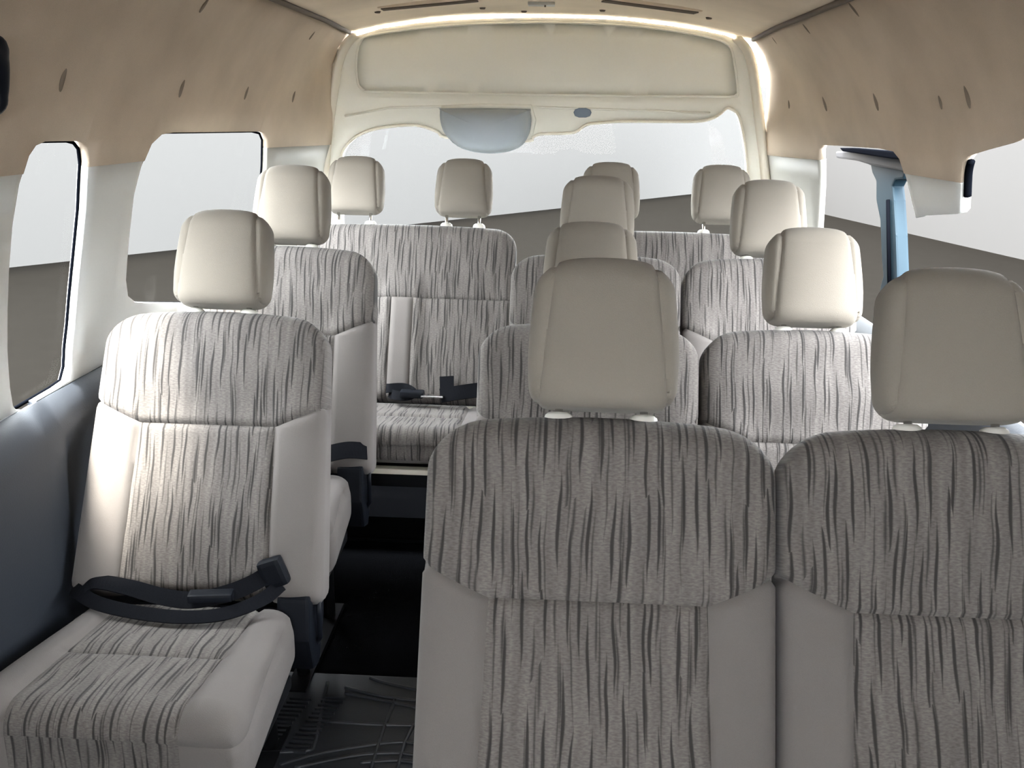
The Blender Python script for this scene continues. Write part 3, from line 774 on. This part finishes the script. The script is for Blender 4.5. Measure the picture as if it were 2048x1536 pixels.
# belts on the nearest left seat: black webbing across the crease with a loop and buckle
def upd(t): return Vector((0, .35, 1))
zc = .3893
belt_parts(L2, zc, [(-.27, .03, zc+.0), (-.235, -.02, zc+.022), (-.17, -.07, zc+.026), (-.08, -.105, zc+.030), (.02, -.12, zc+.032), (.10, -.105, zc+.034), (.16, -.06, zc+.042), (.185, -.01, zc+.05)], lambda t: Vector((0, .9, .5)), None, .028)
belt_parts(L2, zc, [(-.215, -.03, zc+.03), (-.19, -.018, zc+.042), (-.12, -.03, zc+.040), (-.04, -.06, zc+.040), (.03, -.075, zc+.044), (.10, -.06, zc+.056), (.15, -.025, zc+.07), (.165, .0, zc+.085)], lambda t: Vector((0, .95-.5*t, .25+.7*t)), None, .034)
box('belt_buckle', (.065, -.075, zc+.055), (.085, .03, .016), M['black_plastic'], L2, .005, Matrix.Rotation(.15, 3, 'Z'))
box('belt_buckle', (.172, -.012, zc+.078), (.05, .028, .06), M['black_plastic'], L2, .010, Matrix.Rotation(-.35, 3, 'Y'))
zc = .4568
belt_parts(L3, zc, [(-.1, -.03, zc+.05), (.02, -.045, zc+.052), (.12, -.04, zc+.058), (.2, -.015, zc+.07), (.25, .01, zc+.06)], lambda t: Vector((0, .8, .75)))

# rear benches
def bench(x, y, zc, label, group, cs):
    r = tag(empty('rear_bench', (x, y, 0)), label, 'bench seat', group)
    b = place('backrest', back_b['back'], M['shell'], r, zc)
    for nm, z, m_ in (('upper_panel', 'upper', 'streak'), ('center_panel', 'center_l', 'streak'), ('center_panel', 'center_r', 'streak'), ('divider_panel', 'divider', 'plain')):
        link(nm, back_b[z], M[m_], b)
    hd, post = head_b
    for hx in (-.183, .183):
        h = place('headrest', hd['side'], M['head'], r, zc, hx); link('front_panel', hd['front'], M['head'], h)
        for px_, me in post.items():
            link('headrest_post', me, M['chrome'], h)
            o = link('post_guide', guide_b, M['guide'], b); o.location.x = hx+px_
    c = place('cushion', cush_b['base'], M['shell'], r, zc)
    for nm, z, m_ in (('center_panel', 'rear', 'streak'), ('front_center_panel', 'front', 'streak'), ('side_bolster', 'side_l', 'plain'), ('side_bolster', 'side_r', 'plain'), ('skirt', 'skirt_l', 'plain'), ('skirt', 'skirt_r', 'plain')):
        if z in cush_b: link(nm, cush_b[z], M[m_], c)
    c.scale = cs
    box('front_rail', (0, -.375, zc-.088), (.73, .03, .016), M['jamb'], r, .004)
    box('seat_frame', (0, -.16, zc-.13), (.70, .36, .05), M['steel'], r, .006)
    for sx in (-.28, .28):
        link('leg', tube_mesh([(sx, -.02, zc-.13), (sx, -.02, .10)], .018, 8), M['steel'], r)
        link('leg', tube_mesh([(sx, -.31, zc-.13), (sx, -.20, .20), (sx, -.06, .10)], .016, 8), M['steel'], r)
    return r
BL = bench(-.490, 2.861, .46, 'two place rear bench on the left, facing down the aisle', 'rear benches', (.95, .95, 1))
BR = bench(.366, 2.861, .46, 'two place rear bench on the right, mostly hidden behind the paired seats', 'rear benches', (.95, .8, 1))
zc = .46
b1 = belt_parts(BL, zc, [(-.02, -.03, zc+.04), (.0, -.07, zc+.045), (.04, -.08, zc+.045), (.06, -.06, zc+.05), (.03, -.045, zc+.062), (-.02, -.05, zc+.06), (-.03, -.02, zc+.05)], lambda t: Vector((0, .6, .8)), None, .03)
box('belt_buckle', (.06, -.075, zc+.052), (.075, .04, .02), M['black_plastic'], BL, .006); box('belt_tongue', (.125, -.085, zc+.05), (.07, .022, .006), M['chrome'], BL, .002)
belt_parts(BL, zc, [(.16, .005, zc+.09), (.165, -.025, zc+.055), (.175, -.05, zc+.045)], lambda t: Vector((1, 0, 0)), None, .045)
belt_parts(BL, zc, [(.15, -.08, zc+.05), (.21, -.07, zc+.06), (.27, -.05, zc+.065), (.34, -.02, zc+.07)], lambda t: Vector((0, .7, .7)), None, .05)

# ------------------------------------------------------------------ rubber floor mat in the aisle
mt = tag(empty('floor_mat', (-.35, 1.6, 0)), 'black ribbed rubber mat on the aisle floor by the nearest left seat', 'floor mat')
mx0, mx1, my0, my1 = -.33, .30, -.75, .41
bm = bmesh.new(); box_bm(bm, ((mx0+mx1)/2, (my0+my1)/2, .006), (mx1-mx0, my1-my0, .010)); bevel_bm(bm, .004); link('mat_base', bm_mesh(bm, False), M['rubber'], mt)
def matp(p): q = on_z(p, .012); return Vector((q.x+.35, q.y-1.6, .012))
rib = mesh_box((0, 0, 0), (.052, .007, .007))
a, b = matp((572, 1503)), matp((655, 1395))
for k in range(14):
    o = link('short_rib', rib, M['rubber'], mt); p = a.lerp(b, k/13); o.location = (p.x+.018, p.y, .013)
for k in range(12):
    o = link('short_rib', rib, M['rubber'], mt); p = a.lerp(b, k/13); o.location = (p.x-.055, p.y+.02, .013)
for pix in ([(655, 1365), (640, 1440), (628, 1490), (610, 1502), (500, 1506)], [(690, 1375), (760, 1392), (835, 1402)], [(690, 1387), (745, 1397), (835, 1416)], [(655, 1443), (740, 1449), (835, 1451)],
            [(560, 1530), (650, 1505), (785, 1485), (835, 1488)], [(590, 1536), (700, 1513), (785, 1506), (835, 1511)], [(720, 1526), (790, 1521), (835, 1526)], [(740, 1356), (770, 1366), (835, 1380)], [(790, 1400), (770, 1450), (742, 1536)], [(828, 1450), (810, 1485), (795, 1536)]):
    link('ridge', tube_mesh(smooth_pts([matp(p) for p in pix], 6), .0045, 6), M['rubber'], mt)
